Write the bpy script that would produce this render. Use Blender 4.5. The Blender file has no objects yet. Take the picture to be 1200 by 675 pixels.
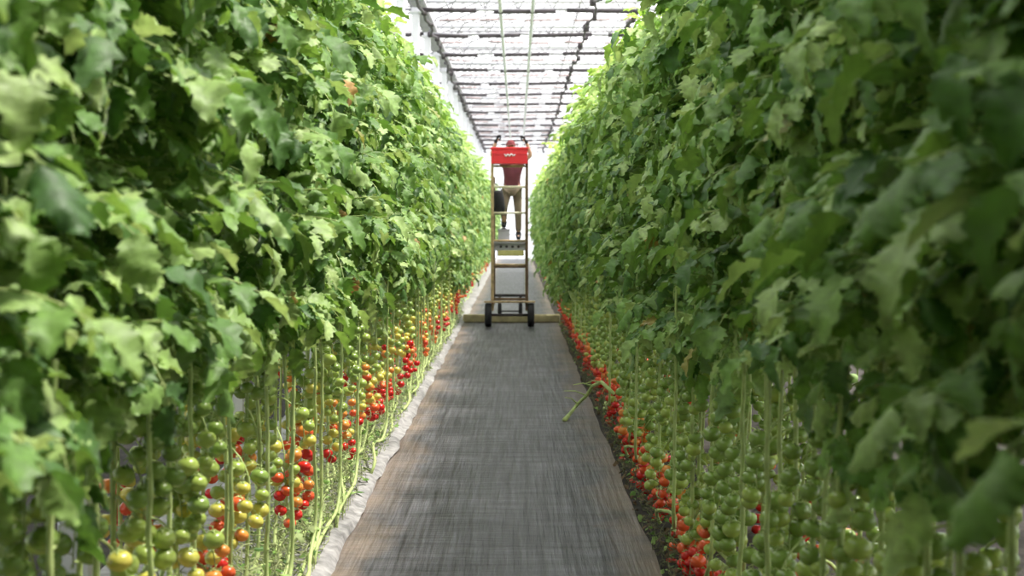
import bpy, math, random
import numpy as np
from mathutils import Vector, Matrix

random.seed(7)
rng = np.random.default_rng(11)
PI = math.pi
scene = bpy.context.scene
COL = scene.collection

# ------------------------------------------------------------------ helpers
class MB:
    """collects vertices and faces of one mesh"""
    def __init__(self):
        self.v = []; self.f = []; self.m = []; self.n = 0
    def add(self, V, F, mi=0):
        V = np.asarray(V, dtype=float); b = self.n
        self.v.append(V); self.n += len(V)
        for q in F: self.f.append(tuple(b + i for i in q))
        self.m.extend([mi] * len(F))
    def box(self, c, s, mi=0, R=None, bev=0.0):
        x, y, z = s[0] / 2, s[1] / 2, s[2] / 2
        if bev <= 0:
            V = np.array([(-x,-y,-z),(x,-y,-z),(x,y,-z),(-x,y,-z),(-x,-y,z),(x,-y,z),(x,y,z),(-x,y,z)], float)
            F = [(0,3,2,1),(4,5,6,7),(0,1,5,4),(1,2,6,5),(2,3,7,6),(3,0,4,7)]
        else:
            b = min(bev, x * .9, y * .9, z * .9); V = []; F = []
            ring = [(x-b,-y),(x,-y+b),(x,y-b),(x-b,y),(-x+b,y),(-x,y-b),(-x,-y+b),(-x+b,-y)]
            inn = [(x-b,-y+b)]*2 + [(x-b,y-b)]*2 + [(-x+b,y-b)]*2 + [(-x+b,-y+b)]*2
            for (zz, rr) in ((-z, inn), (-z+b, ring), (z-b, ring), (z, inn)):
                V += [(px, py, zz) for px, py in rr]
            for k in range(3):
                for i in range(8):
                    j = (i + 1) % 8
                    F.append((k*8+i, k*8+j, k*8+8+j, k*8+8+i))
            F.append(tuple(range(7, -1, -1))); F.append(tuple(range(24, 32)))
            V = np.array(V, float)
        if R is not None: V = V @ np.array(R).T
        self.add(V + np.array(c, float), F, mi)
    def tube(self, P, r, n=8, mi=0, cap=True):
        P = [np.array(p, float) for p in P]
        if not hasattr(r, '__len__'): r = [r] * len(P)
        V = []; F = []; up = None
        for i, p in enumerate(P):
            t = P[min(i+1, len(P)-1)] - P[max(i-1, 0)]
            t = t / (np.linalg.norm(t) + 1e-12)
            if up is None:
                a = np.array([0, 0, 1.]) if abs(t[2]) < .9 else np.array([1., 0, 0])
            else: a = up
            u = a - t * a.dot(t); u /= (np.linalg.norm(u) + 1e-12); up = u
            w = np.cross(t, u)
            for k in range(n):
                an = 2 * PI * k / n
                V.append(p + r[i] * (math.cos(an) * u + math.sin(an) * w))
        for i in range(len(P) - 1):
            for k in range(n):
                j = (k + 1) % n
                F.append((i*n+k, i*n+j, i*n+n+j, i*n+n+k))
        if cap:
            F.append(tuple(range(n-1, -1, -1))); F.append(tuple((len(P)-1)*n + k for k in range(n)))
        self.add(V, F, mi)
    def lathe(self, prof, c=(0,0,0), n=16, mi=0, axis='z'):
        V = []; F = []
        for (r, h) in prof:
            for k in range(n):
                a = 2 * PI * k / n
                q = (r*math.cos(a), r*math.sin(a), h)
                if axis == 'x': q = (q[2], q[0], q[1])
                if axis == 'y': q = (q[1], q[2], q[0])
                V.append((q[0]+c[0], q[1]+c[1], q[2]+c[2]))
        for i in range(len(prof)-1):
            for k in range(n):
                j = (k+1) % n
                F.append((i*n+k, i*n+j, i*n+n+j, i*n+n+k))
        self.add(V, F, mi)
    def merge(self, other, T=None, map_m=None):
        for V in other.v: pass
        V = np.concatenate(other.v)
        if T is not None:
            T = np.array(T); V = V @ T[:3, :3].T + T[:3, 3]
        b = self.n; self.v.append(V); self.n += len(V)
        self.f.extend([tuple(b + i for i in q) for q in other.f])
        self.m.extend(other.m if map_m is None else [map_m[i] for i in other.m])
    def mesh(self, name, mats, smooth=True):
        me = bpy.data.meshes.new(name)
        V = np.concatenate(self.v)
        me.from_pydata(V.tolist(), [], self.f)
        for m in mats: me.materials.append(m)
        me.polygons.foreach_set('material_index', self.m)
        me.polygons.foreach_set('use_smooth', [smooth] * len(self.f))
        me.update()
        return me
    def build(self, name, mats, parent=None, smooth=True, loc=None):
        if not isinstance(mats, (list, tuple)): mats = [mats]
        return link(name, self.mesh(name, mats, smooth), parent, loc)

def link(name, data, parent=None, loc=None):
    o = bpy.data.objects.new(name, data); COL.objects.link(o)
    if parent is not None: o.parent = parent
    if loc is not None: o.location = loc
    return o

def tag(o, label=None, cat=None, group=None, kind=None):
    if label: o['label'] = label
    if cat: o['category'] = cat
    if group: o['group'] = group
    if kind: o['kind'] = kind
    return o

def empty(name, loc, rz=0):
    o = bpy.data.objects.new(name, None); COL.objects.link(o)
    o.location = loc; o.rotation_euler.z = rz; o.empty_display_size = .1
    return o

# ------------------------------------------------------------------ materials
def mat(name):
    m = bpy.data.materials.new(name); m.use_nodes = True
    nt = m.node_tree; b = nt.nodes['Principled BSDF']
    return m, nt, b

def simple(name, col, rough=.6, metal=0, spec=.4, noise=0, nscale=20, bump=0):
    m, nt, b = mat(name)
    b.inputs['Base Color'].default_value = (*col, 1)
    b.inputs['Roughness'].default_value = rough
    b.inputs['Metallic'].default_value = metal
    b.inputs['Specular IOR Level'].default_value = spec
    if noise or bump:
        tc = nt.nodes.new('ShaderNodeTexCoord'); nz = nt.nodes.new('ShaderNodeTexNoise')
        nz.inputs['Scale'].default_value = nscale; nz.inputs['Detail'].default_value = 4
        nt.links.new(tc.outputs['Object'], nz.inputs['Vector'])
        if noise:
            r = nt.nodes.new('ShaderNodeValToRGB')
            r.color_ramp.elements[0].position = .3; r.color_ramp.elements[1].position = .7
            r.color_ramp.elements[0].color = (*[c * (1 - noise) for c in col], 1)
            r.color_ramp.elements[1].color = (*[min(1, c * (1 + noise)) for c in col], 1)
            nt.links.new(nz.outputs['Fac'], r.inputs['Fac']); nt.links.new(r.outputs['Color'], b.inputs['Base Color'])
        if bump:
            bp = nt.nodes.new('ShaderNodeBump'); bp.inputs['Strength'].default_value = bump
            bp.inputs['Distance'].default_value = .01
            nt.links.new(nz.outputs['Fac'], bp.inputs['Height']); nt.links.new(bp.outputs['Normal'], b.inputs['Normal'])
    return m

def leaf_material(name, ramp, trans=.35):
    m, nt, b = mat(name); N = nt.nodes; L = nt.links
    g = N.new('ShaderNodeNewGeometry'); oi = N.new('ShaderNodeObjectInfo')
    add = N.new('ShaderNodeMath'); add.operation = 'ADD'
    L.new(g.outputs['Random Per Island'], add.inputs[0]); L.new(oi.outputs['Random'], add.inputs[1])
    fr = N.new('ShaderNodeMath'); fr.operation = 'FRACT'; L.new(add.outputs[0], fr.inputs[0])
    r = N.new('ShaderNodeValToRGB'); els = r.color_ramp.elements
    while len(els) < len(ramp): els.new(.5)
    for e, (p, c) in zip(els, ramp): e.position = p; e.color = (*c, 1)
    L.new(fr.outputs[0], r.inputs['Fac'])
    tc = N.new('ShaderNodeTexCoord'); nz = N.new('ShaderNodeTexNoise'); nz.inputs['Scale'].default_value = 35
    nz.inputs['Detail'].default_value = 3
    L.new(tc.outputs['Object'], nz.inputs['Vector'])
    hsv = N.new('ShaderNodeHueSaturation')
    mr = N.new('ShaderNodeMapRange'); mr.inputs['From Min'].default_value = .3; mr.inputs['From Max'].default_value = .7
    mr.inputs['To Min'].default_value = .75; mr.inputs['To Max'].default_value = 1.25
    L.new(nz.outputs['Fac'], mr.inputs['Value']); L.new(mr.outputs[0], hsv.inputs['Value'])
    L.new(r.outputs['Color'], hsv.inputs['Color'])
    # underside of a tomato leaf is paler and greyer
    mx = N.new('ShaderNodeMix'); mx.data_type = 'RGBA'
    L.new(g.outputs['Backfacing'], mx.inputs['Factor'])
    L.new(hsv.outputs['Color'], mx.inputs[6])
    pale = N.new('ShaderNodeMix'); pale.data_type = 'RGBA'; pale.inputs['Factor'].default_value = .35
    L.new(hsv.outputs['Color'], pale.inputs[6]); pale.inputs[7].default_value = (.34, .43, .20, 1)
    L.new(pale.outputs[2], mx.inputs[7])
    L.new(mx.outputs[2], b.inputs['Base Color'])
    b.inputs['Roughness'].default_value = .52; b.inputs['Specular IOR Level'].default_value = .35
    b.inputs['Sheen Weight'].default_value = .15
    bp = N.new('ShaderNodeBump'); bp.inputs['Strength'].default_value = .5; bp.inputs['Distance'].default_value = .006
    L.new(nz.outputs['Fac'], bp.inputs['Height']); L.new(bp.outputs['Normal'], b.inputs['Normal'])
    tr = N.new('ShaderNodeBsdfTranslucent')
    tcx = N.new('ShaderNodeHueSaturation'); tcx.inputs['Saturation'].default_value = 1.08; tcx.inputs['Value'].default_value = 1.5
    tcx.inputs['Hue'].default_value = .485
    L.new(hsv.outputs['Color'], tcx.inputs['Color']); L.new(tcx.outputs['Color'], tr.inputs['Color'])
    ms = N.new('ShaderNodeMixShader'); ms.inputs[0].default_value = trans
    L.new(b.outputs[0], ms.inputs[1]); L.new(tr.outputs[0], ms.inputs[2])
    L.new(ms.outputs[0], N['Material Output'].inputs['Surface'])
    return m

M = {}
M['leaf'] = leaf_material('tomato_leaf', [(0, (.050,.130,.026)), (.25, (.105,.225,.040)), (.5, (.19,.34,.070)), (.74, (.38,.51,.18)), (.93, (.14,.27,.050)), (.9955, (.14,.27,.050)), (.998, (.5,.28,.09))], .26)
M['young_leaf'] = leaf_material('young_tomato_leaf', [(0, (.19,.36,.06)), (.5, (.31,.49,.11)), (.9, (.44,.58,.19))], .32)
M['stem'] = simple('tomato_stem', (.42, .52, .19), .55, noise=.25, nscale=14)
M['dry_stem'] = simple('dry_tomato_stem', (.30, .34, .15), .75, noise=.3, nscale=18)
def skin(name, col, col2):
    m, nt, b = mat(name); N = nt.nodes; L = nt.links
    tc = N.new('ShaderNodeTexCoord'); sp = N.new('ShaderNodeSeparateXYZ'); L.new(tc.outputs['Object'], sp.inputs[0])
    nz = N.new('ShaderNodeTexNoise'); nz.inputs['Scale'].default_value = 18; L.new(tc.outputs['Object'], nz.inputs['Vector'])
    mr = N.new('ShaderNodeMapRange'); mr.inputs['From Min'].default_value = -.02; mr.inputs['From Max'].default_value = .04
    L.new(sp.outputs['Z'], mr.inputs['Value'])
    ad = N.new('ShaderNodeMath'); ad.operation = 'MULTIPLY_ADD'; ad.inputs[1].default_value = .5; ad.use_clamp = True
    L.new(nz.outputs['Fac'], ad.inputs[0]); L.new(mr.outputs[0], ad.inputs[2])
    mx = N.new('ShaderNodeMix'); mx.data_type = 'RGBA'; mx.inputs[6].default_value = (*col, 1); mx.inputs[7].default_value = (*col2, 1)
    sb = N.new('ShaderNodeMath'); sb.operation = 'SUBTRACT'; sb.inputs[1].default_value = .4; sb.use_clamp = True
    L.new(ad.outputs[0], sb.inputs[0]); L.new(sb.outputs[0], mx.inputs['Factor'])
    L.new(mx.outputs[2], b.inputs['Base Color'])
    b.inputs['Roughness'].default_value = .26; b.inputs['Specular IOR Level'].default_value = .5
    b.inputs['Subsurface Weight'].default_value = 0
    return m
SK = {
 'green': skin('green_tomato_skin', (.25,.37,.08), (.19,.29,.06)),
 'pale': skin('pale_green_tomato_skin', (.40,.50,.11), (.26,.38,.07)),
 'yellow': skin('turning_tomato_skin', (.66,.56,.10), (.45,.50,.10)),
 'orange': skin('orange_tomato_skin', (.82,.25,.05), (.70,.36,.07)),
 'scarlet': skin('scarlet_tomato_skin', (.78,.09,.03), (.75,.16,.04)),
 'red': skin('red_tomato_skin', (.62,.018,.015), (.66,.04,.02)),
}
SKN = {'green':'green tomato','pale':'pale green tomato','yellow':'yellow turning tomato','orange':'orange tomato','scarlet':'orange-red tomato','red':'ripe red tomato'}

def floor_material():
    m, nt, b = mat('woven_ground_fabric'); N = nt.nodes; L = nt.links
    tc = N.new('ShaderNodeTexCoord')
    def noise(sx, sy, sc, det=5, rough=.6):
        mp = N.new('ShaderNodeMapping'); mp.inputs['Scale'].default_value = (sx, sy, 1)
        L.new(tc.outputs['Object'], mp.inputs['Vector'])
        nz = N.new('ShaderNodeTexNoise'); nz.inputs['Scale'].default_value = sc; nz.inputs['Detail'].default_value = det
        nz.inputs['Roughness'].default_value = rough
        L.new(mp.outputs[0], nz.inputs['Vector']); return nz
    along = noise(9, .3, 2.6); across = noise(.7, 4.5, 2.2); big = noise(1, 1, 1.1, 3); dust = noise(1, .6, 2.2, 6)
    def mrange(src, a, b_, c, d):
        r = N.new('ShaderNodeMapRange'); r.inputs['From Min'].default_value = a; r.inputs['From Max'].default_value = b_
        r.inputs['To Min'].default_value = c; r.inputs['To Max'].default_value = d; L.new(src, r.inputs['Value']); return r
    a1 = mrange(along.outputs['Fac'], .3, .7, .25, 1.7); a2 = mrange(across.outputs['Fac'], .3, .7, .5, 1.55); a3 = mrange(big.outputs['Fac'], .3, .7, .75, 1.25)
    def mul(x, y):
        k = N.new('ShaderNodeMath'); k.operation = 'MULTIPLY'; L.new(x, k.inputs[0]); L.new(y, k.inputs[1]); return k.outputs[0]
    f = mul(mul(a1.outputs[0], a2.outputs[0]), a3.outputs[0])
    # tape thread of the weave
    w = N.new('ShaderNodeTexWave'); w.inputs['Scale'].default_value = 40; w.bands_direction = 'X'; L.new(tc.outputs['Object'], w.inputs['Vector'])
    w2 = N.new('ShaderNodeTexWave'); w2.inputs['Scale'].default_value = 40; w2.bands_direction = 'Y'; L.new(tc.outputs['Object'], w2.inputs['Vector'])
    wm = mul(w.outputs['Fac'], w2.outputs['Fac']); wr = mrange(wm, 0, 1, .85, 1.2)
    f = mul(f, wr.outputs[0])
    vm = N.new('ShaderNodeVectorMath'); vm.operation = 'SCALE'; vm.inputs[0].default_value = (.070, .070, .077); L.new(f, vm.inputs['Scale'])
    # dry soil dust gathers at the two edges of the fabric and in spots
    sp = N.new('ShaderNodeSeparateXYZ'); L.new(tc.outputs['Object'], sp.inputs[0])
    ab = N.new('ShaderNodeMath'); ab.operation = 'SUBTRACT'; ab.inputs[1].default_value = -.12; L.new(sp.outputs['X'], ab.inputs[0])
    ab2 = N.new('ShaderNodeMath'); ab2.operation = 'ABSOLUTE'; L.new(ab.outputs[0], ab2.inputs[0])
    e = mrange(ab2.outputs[0], .45, .85, 0, .5)
    d = N.new('ShaderNodeMath'); d.operation = 'ADD'; L.new(e.outputs[0], d.inputs[0]); L.new(dust.outputs['Fac'], d.inputs[1])
    dr = mrange(d.outputs[0], .66, 1.05, 0, .75)
    mx = N.new('ShaderNodeMix'); mx.data_type = 'RGBA'; L.new(dr.outputs[0], mx.inputs['Factor'])
    L.new(vm.outputs[0], mx.inputs[6]); mx.inputs[7].default_value = (.25, .19, .14, 1)
    L.new(mx.outputs[2], b.inputs['Base Color'])
    b.inputs['Roughness'].default_value = .5; b.inputs['Specular IOR Level'].default_value = .45
    bp = N.new('ShaderNodeBump'); bp.inputs['Strength'].default_value = .6; bp.inputs['Distance'].default_value = .02
    ad = N.new('ShaderNodeMath'); ad.operation = 'ADD'; L.new(across.outputs['Fac'], ad.inputs[0]); L.new(along.outputs['Fac'], ad.inputs[1])
    L.new(ad.outputs[0], bp.inputs['Height']); L.new(bp.outputs['Normal'], b.inputs['Normal'])
    return m
M['floor'] = floor_material()
M['soil'] = simple('dark_soil', (.030,.025,.020), .95, noise=.5, nscale=9, bump=1)
M['film'] = simple('white_plastic_film', (.27,.262,.258), .5, noise=.4, nscale=14, bump=1)
M['white_paint'] = simple('white_painted_steel', (.78,.78,.82), .4, noise=.06, nscale=5)
M['grey_steel'] = simple('grey_steel', (.42,.41,.44), .5, noise=.15, nscale=6)
M['dark_steel'] = simple('dark_steel', (.06,.05,.055), .6, noise=.3, nscale=5)
M['pink_steel'] = simple('faded_pinkish_steel', (.42,.30,.30), .6)
M['tan_paint'] = simple('worn_tan_steel', (.50,.36,.20), .5, noise=.35, nscale=12)
M['brown_paint'] = simple('worn_brown_steel', (.16,.10,.06), .55, noise=.35, nscale=12)
M['cream'] = simple('cream_painted_board', (.75,.68,.5), .5, noise=.12, nscale=8)
M['yellow'] = simple('pale_yellow_paint', (.72,.65,.27), .5, noise=.15, nscale=8)
M['rubber'] = simple('black_rubber', (.018,.018,.02), .75, bump=.4, nscale=30)
M['red_plastic'] = simple('red_plastic', (.72,.035,.045), .35)
M['white_plastic'] = simple('white_plastic', (.85,.85,.85), .4)
M['wood'] = simple('weathered_timber', (.42,.36,.2), .8, noise=.3, nscale=6, bump=.4)
M['maroon'] = simple('maroon_cotton', (.16,.045,.06), .9, noise=.15, nscale=9, bump=.3)
M['beige'] = simple('beige_cotton', (.23,.185,.13), .9, noise=.15, nscale=9, bump=.3)
M['black_cloth'] = simple('black_cloth', (.02,.02,.024), .85, bump=.4, nscale=15)
M['skin'] = simple('skin', (.55,.32,.22), .5, noise=.05)
M['hair'] = simple('dark_hair', (.03,.02,.015), .6)
M['cap'] = simple('dark_red_cap_cloth', (.17,.03,.035), .85)

def glass_material(name, t, tint=(1,1,1)):
    m = bpy.data.materials.new(name); m.use_nodes = True; nt = m.node_tree; N = nt.nodes; L = nt.links
    N.remove(N['Principled BSDF'])
    tr = N.new('ShaderNodeBsdfTransparent'); tr.inputs[0].default_value = (*tint, 1)
    tl = N.new('ShaderNodeBsdfTranslucent'); tl.inputs[0].default_value = (.95,.95,.95,1)
    ms = N.new('ShaderNodeMixShader'); ms.inputs[0].default_value = t
    L.new(tr.outputs[0], ms.inputs[1]); L.new(tl.outputs[0], ms.inputs[2])
    L.new(ms.outputs[0], N['Material Output'].inputs['Surface'])
    return m
M['glass'] = glass_material('whitewashed_glass', .36, (.93,.92,.94))
M['hazy_glass'] = glass_material('hazed_glass', .6)

# ------------------------------------------------------------------ the greenhouse
Y0, Y1 = -4.0, 68.0
XL, XR = -8.05, 8.0
mb = MB(); mb.box(((XL+XR)/2, (Y0+Y1)/2, -.06), (XR-XL, Y1-Y0, .1)); o = mb.build('ground', M['soil'], smooth=False)
tag(o, 'dark soil under the tomato rows', 'ground', kind='structure')
# the fabric path: a slightly rumpled sheet
mb = MB(); nx, ny = 26, 520; V = []; F = []
xs = np.linspace(-.97, .72, nx); ys = np.linspace(Y0, Y1, ny)
for j, y in enumerate(ys):
    for i, x in enumerate(xs):
        e = 0.008 * math.sin(y*1.9 + (1 if x > 0 else 4)) + .006*math.sin(y*5.3 + x) if (i == 0 or i == nx-1) else 0
        z = .004 + .004*math.sin(3*y + 2*x)*math.sin(7*x + .8*y) + .006*max(0, math.sin(9*y + 5*math.sin(2.1*y)))*max(0, (-x-.35))
        V.append((x + e, y, z))
for j in range(ny-1):
    for i in range(nx-1): a = j*nx+i; F.append((a, a+1, a+nx+1, a+nx))
mb.add(V, F); o = mb.build('floor', M['floor'])
tag(o, 'dark grey woven ground fabric covering the aisle', 'floor', kind='structure')
# white film beneath the sunlit row, its edge rolled against the fabric
mb = MB(); V = []; F = []; ys = np.linspace(Y0, Y1, 720); prof = [(-.93,.012),(-.955,.035),(-1.0,.055),(-1.06,.06),(-1.14,.05),(-1.3,.03),(-1.6,.02),(-2.1,.015)]
r1 = np.random.default_rng(3); w1 = r1.normal(0, 1, (len(ys), len(prof)))
for k in range(2): w1 = (w1 + np.roll(w1, 1, 0) + np.roll(w1, -1, 0)) / 2.2
for j, y in enumerate(ys):
    for i, (x, z) in enumerate(prof): V.append((x + w1[j, i]*.009, y, max(.006, z + w1[j, (i+3) % len(prof)]*.010)))
n_ = len(prof)
for j in range(len(ys)-1):
    for i in range(n_-1): a = j*n_+i; F.append((a, a+1, a+n_+1, a+n_))
mb.add(V, F); o = mb.build('plastic_film', M['film'])
tag(o, 'long wrinkled white plastic film edging the aisle under the sunlit tomato row', 'plastic film')

# columns under the gutter on the sunlit side, each a thing of the structure
GZ = 5.42
ybays = [2.3 + 3.0*k for k in range(-2, 22)]
colm = None
for y in ybays:
    if colm is None:
        mb = MB(); mb.box((0,0,GZ/2 - .03), (.13,.13,GZ+.02), bev=.012); mb.box((0,0,.02), (.24,.24,.05)); mb.box((0,0,GZ-.1), (.2,.2,.03)); colm = mb.mesh('column', [M['white_paint']], False)
    c = link('column', colm, None, (-1.72, y, 0)); tag(c, 'white steel column under the roof gutter behind the sunlit row', 'column', 'columns under the gutter', 'structure')
# gutter
mb = MB(); mb.box((-1.72, (Y0+Y1)/2, GZ+.1), (.26, Y1-Y0, .04)); mb.box((-1.85,(Y0+Y1)/2,GZ+.2),(.03,Y1-Y0,.2)); mb.box((-1.59,(Y0+Y1)/2,GZ+.2),(.03,Y1-Y0,.2))
o = mb.build('roof_gutter', M['grey_steel'], smooth=False); tag(o, 'grey steel rain gutter along the column tops', 'gutter', kind='structure')
# lattice beams across, one per bay
beam_me = []
for v in range(3):
    mb = MB(); z0, z1 = GZ-.05, GZ+.42
    r2 = random.Random(v)
    for (a, b) in ((-1.72, 6.4), (-8.0, -1.75)):
        P = [(a+(b-a)*t/14, r2.uniform(-.01,.01), z0 + r2.uniform(-.018,.018)) for t in range(15)]
        mb.tube(P, .024, 8, 1); xq = a + .05
        while xq < b - .4:
            l = r2.uniform(.5,1.5); zz = z0 - .02 + r2.uniform(-.02,.02); mb.tube([(xq,0,zz),(min(b,xq+l),0,zz+r2.uniform(-.025,.025))], .038, 7, 0); xq += l + r2.uniform(.08,.35)
        mb.tube([(a,0,z1),(b,0,z1)], .022, 6, 1)
        n = int((b-a)/.55)
        for i in range(n):
            xa = a + (b-a)*i/n; xb = a + (b-a)*(i+1)/n
            mb.tube([(xa,0,z0),((xa+xb)/2,0,z1),(xb,0,z0)], .013, 5, 1)
    # rolled shade screen lying beside the beam
    mb.tube([(-1.55,.16,z0+.16),(6.3,.16,z0+.16)], .03, 6, 2)
    for q in range(9):
        xa = -1.5 + q*.8 + r2.uniform(0,.2); xb = xa + r2.uniform(.35,.75)
        mb.tube([(xa,.95,z0-.03+r2.uniform(-.02,.02)),(xb,.95,z0-.03+r2.uniform(-.02,.02))], .016, 5, 3)
        mb.tube([(xa,2.0,z0+.1),(xb,2.0,z0+.1+r2.uniform(-.03,.03))], .012, 5, 1)
    beam_me.append(mb.mesh('ceiling_beam', [M['dark_steel'], M['grey_steel'], M['white_paint'], M['pink_steel']]))
for i, y in enumerate(ybays):
    if y < 5: continue
    b = link('ceiling_beam', beam_me[i % 3], None, (0, y, 0)); tag(b, 'dark lattice beam crossing under the glass roof', 'roof beam', 'lattice beams under the roof', 'structure')
# glass roof: two gables, with glazing bars
RZ = GZ + 1.55
def roof(xa, xb, name):
    xm = (xa+xb)/2; gz = GZ+.32
    g = MB(); g.add([(xa,Y0,gz),(xm,Y0,RZ),(xb,Y0,gz),(xa,Y1,gz),(xm,Y1,RZ),(xb,Y1,gz)], [(0,1,4,3),(1,2,5,4)])
    o = g.build(name, M['glass'], smooth=False); tag(o, 'whitewashed glass roof slope pair above the rows', 'roof', kind='structure')
    m = MB(); y = Y0
    while y < Y1:
        m.tube([(xa,y,gz-.02),(xm,y,RZ-.02),(xb,y,gz-.02)], .016, 4, 0); y += 1.0
    for k in range(int((Y1-Y0)/.5)):
        if k % 2: m.tube([(xa,Y0+k*.5,gz-.02),(xm,Y0+k*.5,RZ-.02),(xb,Y0+k*.5,gz-.02)], .010, 4, 0)
    m.tube([(xm,Y0,RZ-.03),(xm,Y1,RZ-.03)], .03, 5, 0)
    for t in (.33,.66):
        for (p,q) in ((xa,xm),(xb,xm)): m.tube([(p+(q-p)*t,Y0,gz+(RZ-gz)*t-.03),(p+(q-p)*t,Y1,gz+(RZ-gz)*t-.03)], .014, 4, 0)
    b = m.build('glazing_bars', M['grey_steel'], o)
roof(-1.72, 4.7, 'ceiling'); roof(-8.05, -1.72, 'ceiling')
roof(4.7, 8.0, 'ceiling')
g = MB(); g.box(((XL+XR)/2, (Y0+1.8)/2, GZ-.25), (XR-XL-.1, 1.8-Y0, .05)); o = g.build('ceiling', M['grey_steel'], smooth=False); tag(o, 'unseen grey ceiling panel added to shade the first plants', 'ceiling', kind='structure')  # panel added out of view overhead to darken the nearest leaves
# walls
def wall(name, pts, m, lab):
    g = MB(); g.add(pts, [(0,1,2,3)]); o = g.build(name, m, smooth=False); tag(o, lab, 'wall', kind='structure'); return o
HT = GZ+.32
wall('wall_left', [(XL,Y0,0),(XL,Y1,0),(XL,Y1,HT),(XL,Y0,HT)], M['hazy_glass'], 'hazed glass side wall of the greenhouse')
wall('wall_right', [(XR,Y0,0),(XR,Y1,0),(XR,Y1,HT),(XR,Y0,HT)], M['hazy_glass'], 'hazed glass side wall of the greenhouse')
wall('wall_front', [(XL,Y0,0),(XR,Y0,0),(XR,Y0,HT),(XL,Y0,HT)], M['grey_steel'], 'grey gable wall behind the camera')
g = MB(); g.add([(XL,Y1,0),(XR,Y1,0),(XR,Y1,HT),(1.49,Y1,RZ),(XL,Y1,HT)], [(0,1,2,3,4)])
o = g.build('wall_back', M['hazy_glass'], smooth=False); tag(o, 'bright hazed glass gable wall at the far end', 'wall', kind='structure')
m = MB()
for x in np.arange(-7, 8, 1.0): m.box((x, Y1-.04, HT/2), (.05,.05,HT))
for z in (1.2, 3.0, 5.3): m.box((0, Y1-.07, z), (16,.04,.06))
m.build('glazing_bars', M['grey_steel'], o, smooth=False)

# pipes and cables that run along under the beams
def pipe(name, x, z, r, m, lab, cat, knots=None, y0=Y0+.3, y1=Y1-.3):
    mb = MB(); rr = random.Random(int(x*100)); P = []; y = y0
    while y < y1:
        P.append((x + (rr.uniform(-.05,.05) if knots else 0), y, z + (rr.uniform(-.05,.05) if knots else 0))); y += .5 if knots else 6
    P.append((x, y1, z)); mb.tube(P, r, 6, 0)
    if knots:
        for p in P[::2]:
            mb.box((p[0], p[1], p[2]), (.05+rr.random()*.07,.12,.04+rr.random()*.12), 0, bev=.02)
    o = mb.build(name, m); tag(o, lab, cat); return o
pipe('cable_bundle', -1.57, 5.27, .028, M['dark_steel'], 'dark lumpy cable bundle hung under the beams beside the gutter', 'cable', True)
pipe('cable_bundle', 1.27, 5.30, .02, M['dark_steel'], 'dark lumpy cable bundle hung under the beams above the shaded row', 'cable', True)
pipe('cable_bundle', 2.05, 5.31, .045, M['dark_steel'], 'thick dark cable bundle half hidden behind the top of the shaded row', 'cable', True)
pipe('water_pipe', -.28, 5.345, .04, M['white_paint'], 'straight white pipe under the beams nearer the gutter', 'pipe')
pipe('water_pipe', .26, 5.345, .04, M['white_paint'], 'straight white pipe under the beams nearer the shaded row', 'pipe')
for x, s in ((-1.15,'sunlit'), (1.1,'shaded')):
    mb = MB(); mb.tube([(x,Y0+.3,3.42),(x,Y1-.3,3.42)], .004, 5); o = mb.build('support_wire', M['grey_steel']); tag(o, 'taut steel crop wire above the %s tomato row' % s, 'wire')

# ------------------------------------------------------------------ leaves
def leaflet_template(seed, ns):
    r = random.Random(seed); V = []; F = []
    us = (-1, -.52, 0, .52, 1)
    a = r.uniform(.1,.75); b = r.uniform(-.75,.45); tw = r.uniform(-.5,.5); asym = r.uniform(-.15,.15)
    deep = r.uniform(.2,.42)
    for i in range(ns):
        s = i/(ns-1)
        env = .38 * math.sin(PI * min(1, s*.97+.03)**.70)**.72 if s < 1 else 0
        for k, u in enumerate(us):
            ww = env; ds = 0
            if abs(u) == 1:
                if i % 2 == 0 and 0 < i < ns-1: ww = env * (1 - deep*(1.15-.5*s)); ds = -.02
                elif 0 < i < ns-1: ww = env * (1.06 + r.uniform(-.08,.10)); ds = .03
            elif u != 0: ww = env * .95
            x = u * ww * (1 + asym*(1 if u > 0 else -1)); y = s + ds + .04*abs(u)*math.sin(PI*s)
            z = -a*s*s + b*abs(u)*env*1.2 + (.04*math.sin(9*s + 3*u + seed) + .035*math.sin(19*s+seed+2*u))*(.3+abs(u)) + tw*u*env*s + (.022 if abs(u) == .52 and i % 2 else 0)
            if u == 0: z -= .025
            V.append((x, y, z))
    for i in range(ns-1):
        for k in range(4): q = i*5+k; F.append((q, q+1, q+6, q+5))
    return np.array(V), F
T_HI = [leaflet_template(s, 13) for s in range(10)]
T_MD = [leaflet_template(s+50, 7) for s in range(8)]
T_LO = [leaflet_template(s+90, 5) for s in range(6)]

def nrm(v): return v / (np.linalg.norm(v) + 1e-12)
def put_leaflet(mb, T, p, d, nup, L, r, wide=1.0, mi=0):
    V, F = T[r.randrange(len(T))]
    d = nrm(d); x = nrm(np.cross(d, nup)); z = np.cross(x, d)
    W = V * np.array([L*wide, L, L])
    mb.add(p + W[:, :1]*x + W[:, 1:2]*d + W[:, 2:3]*z, F, mi)

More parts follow.
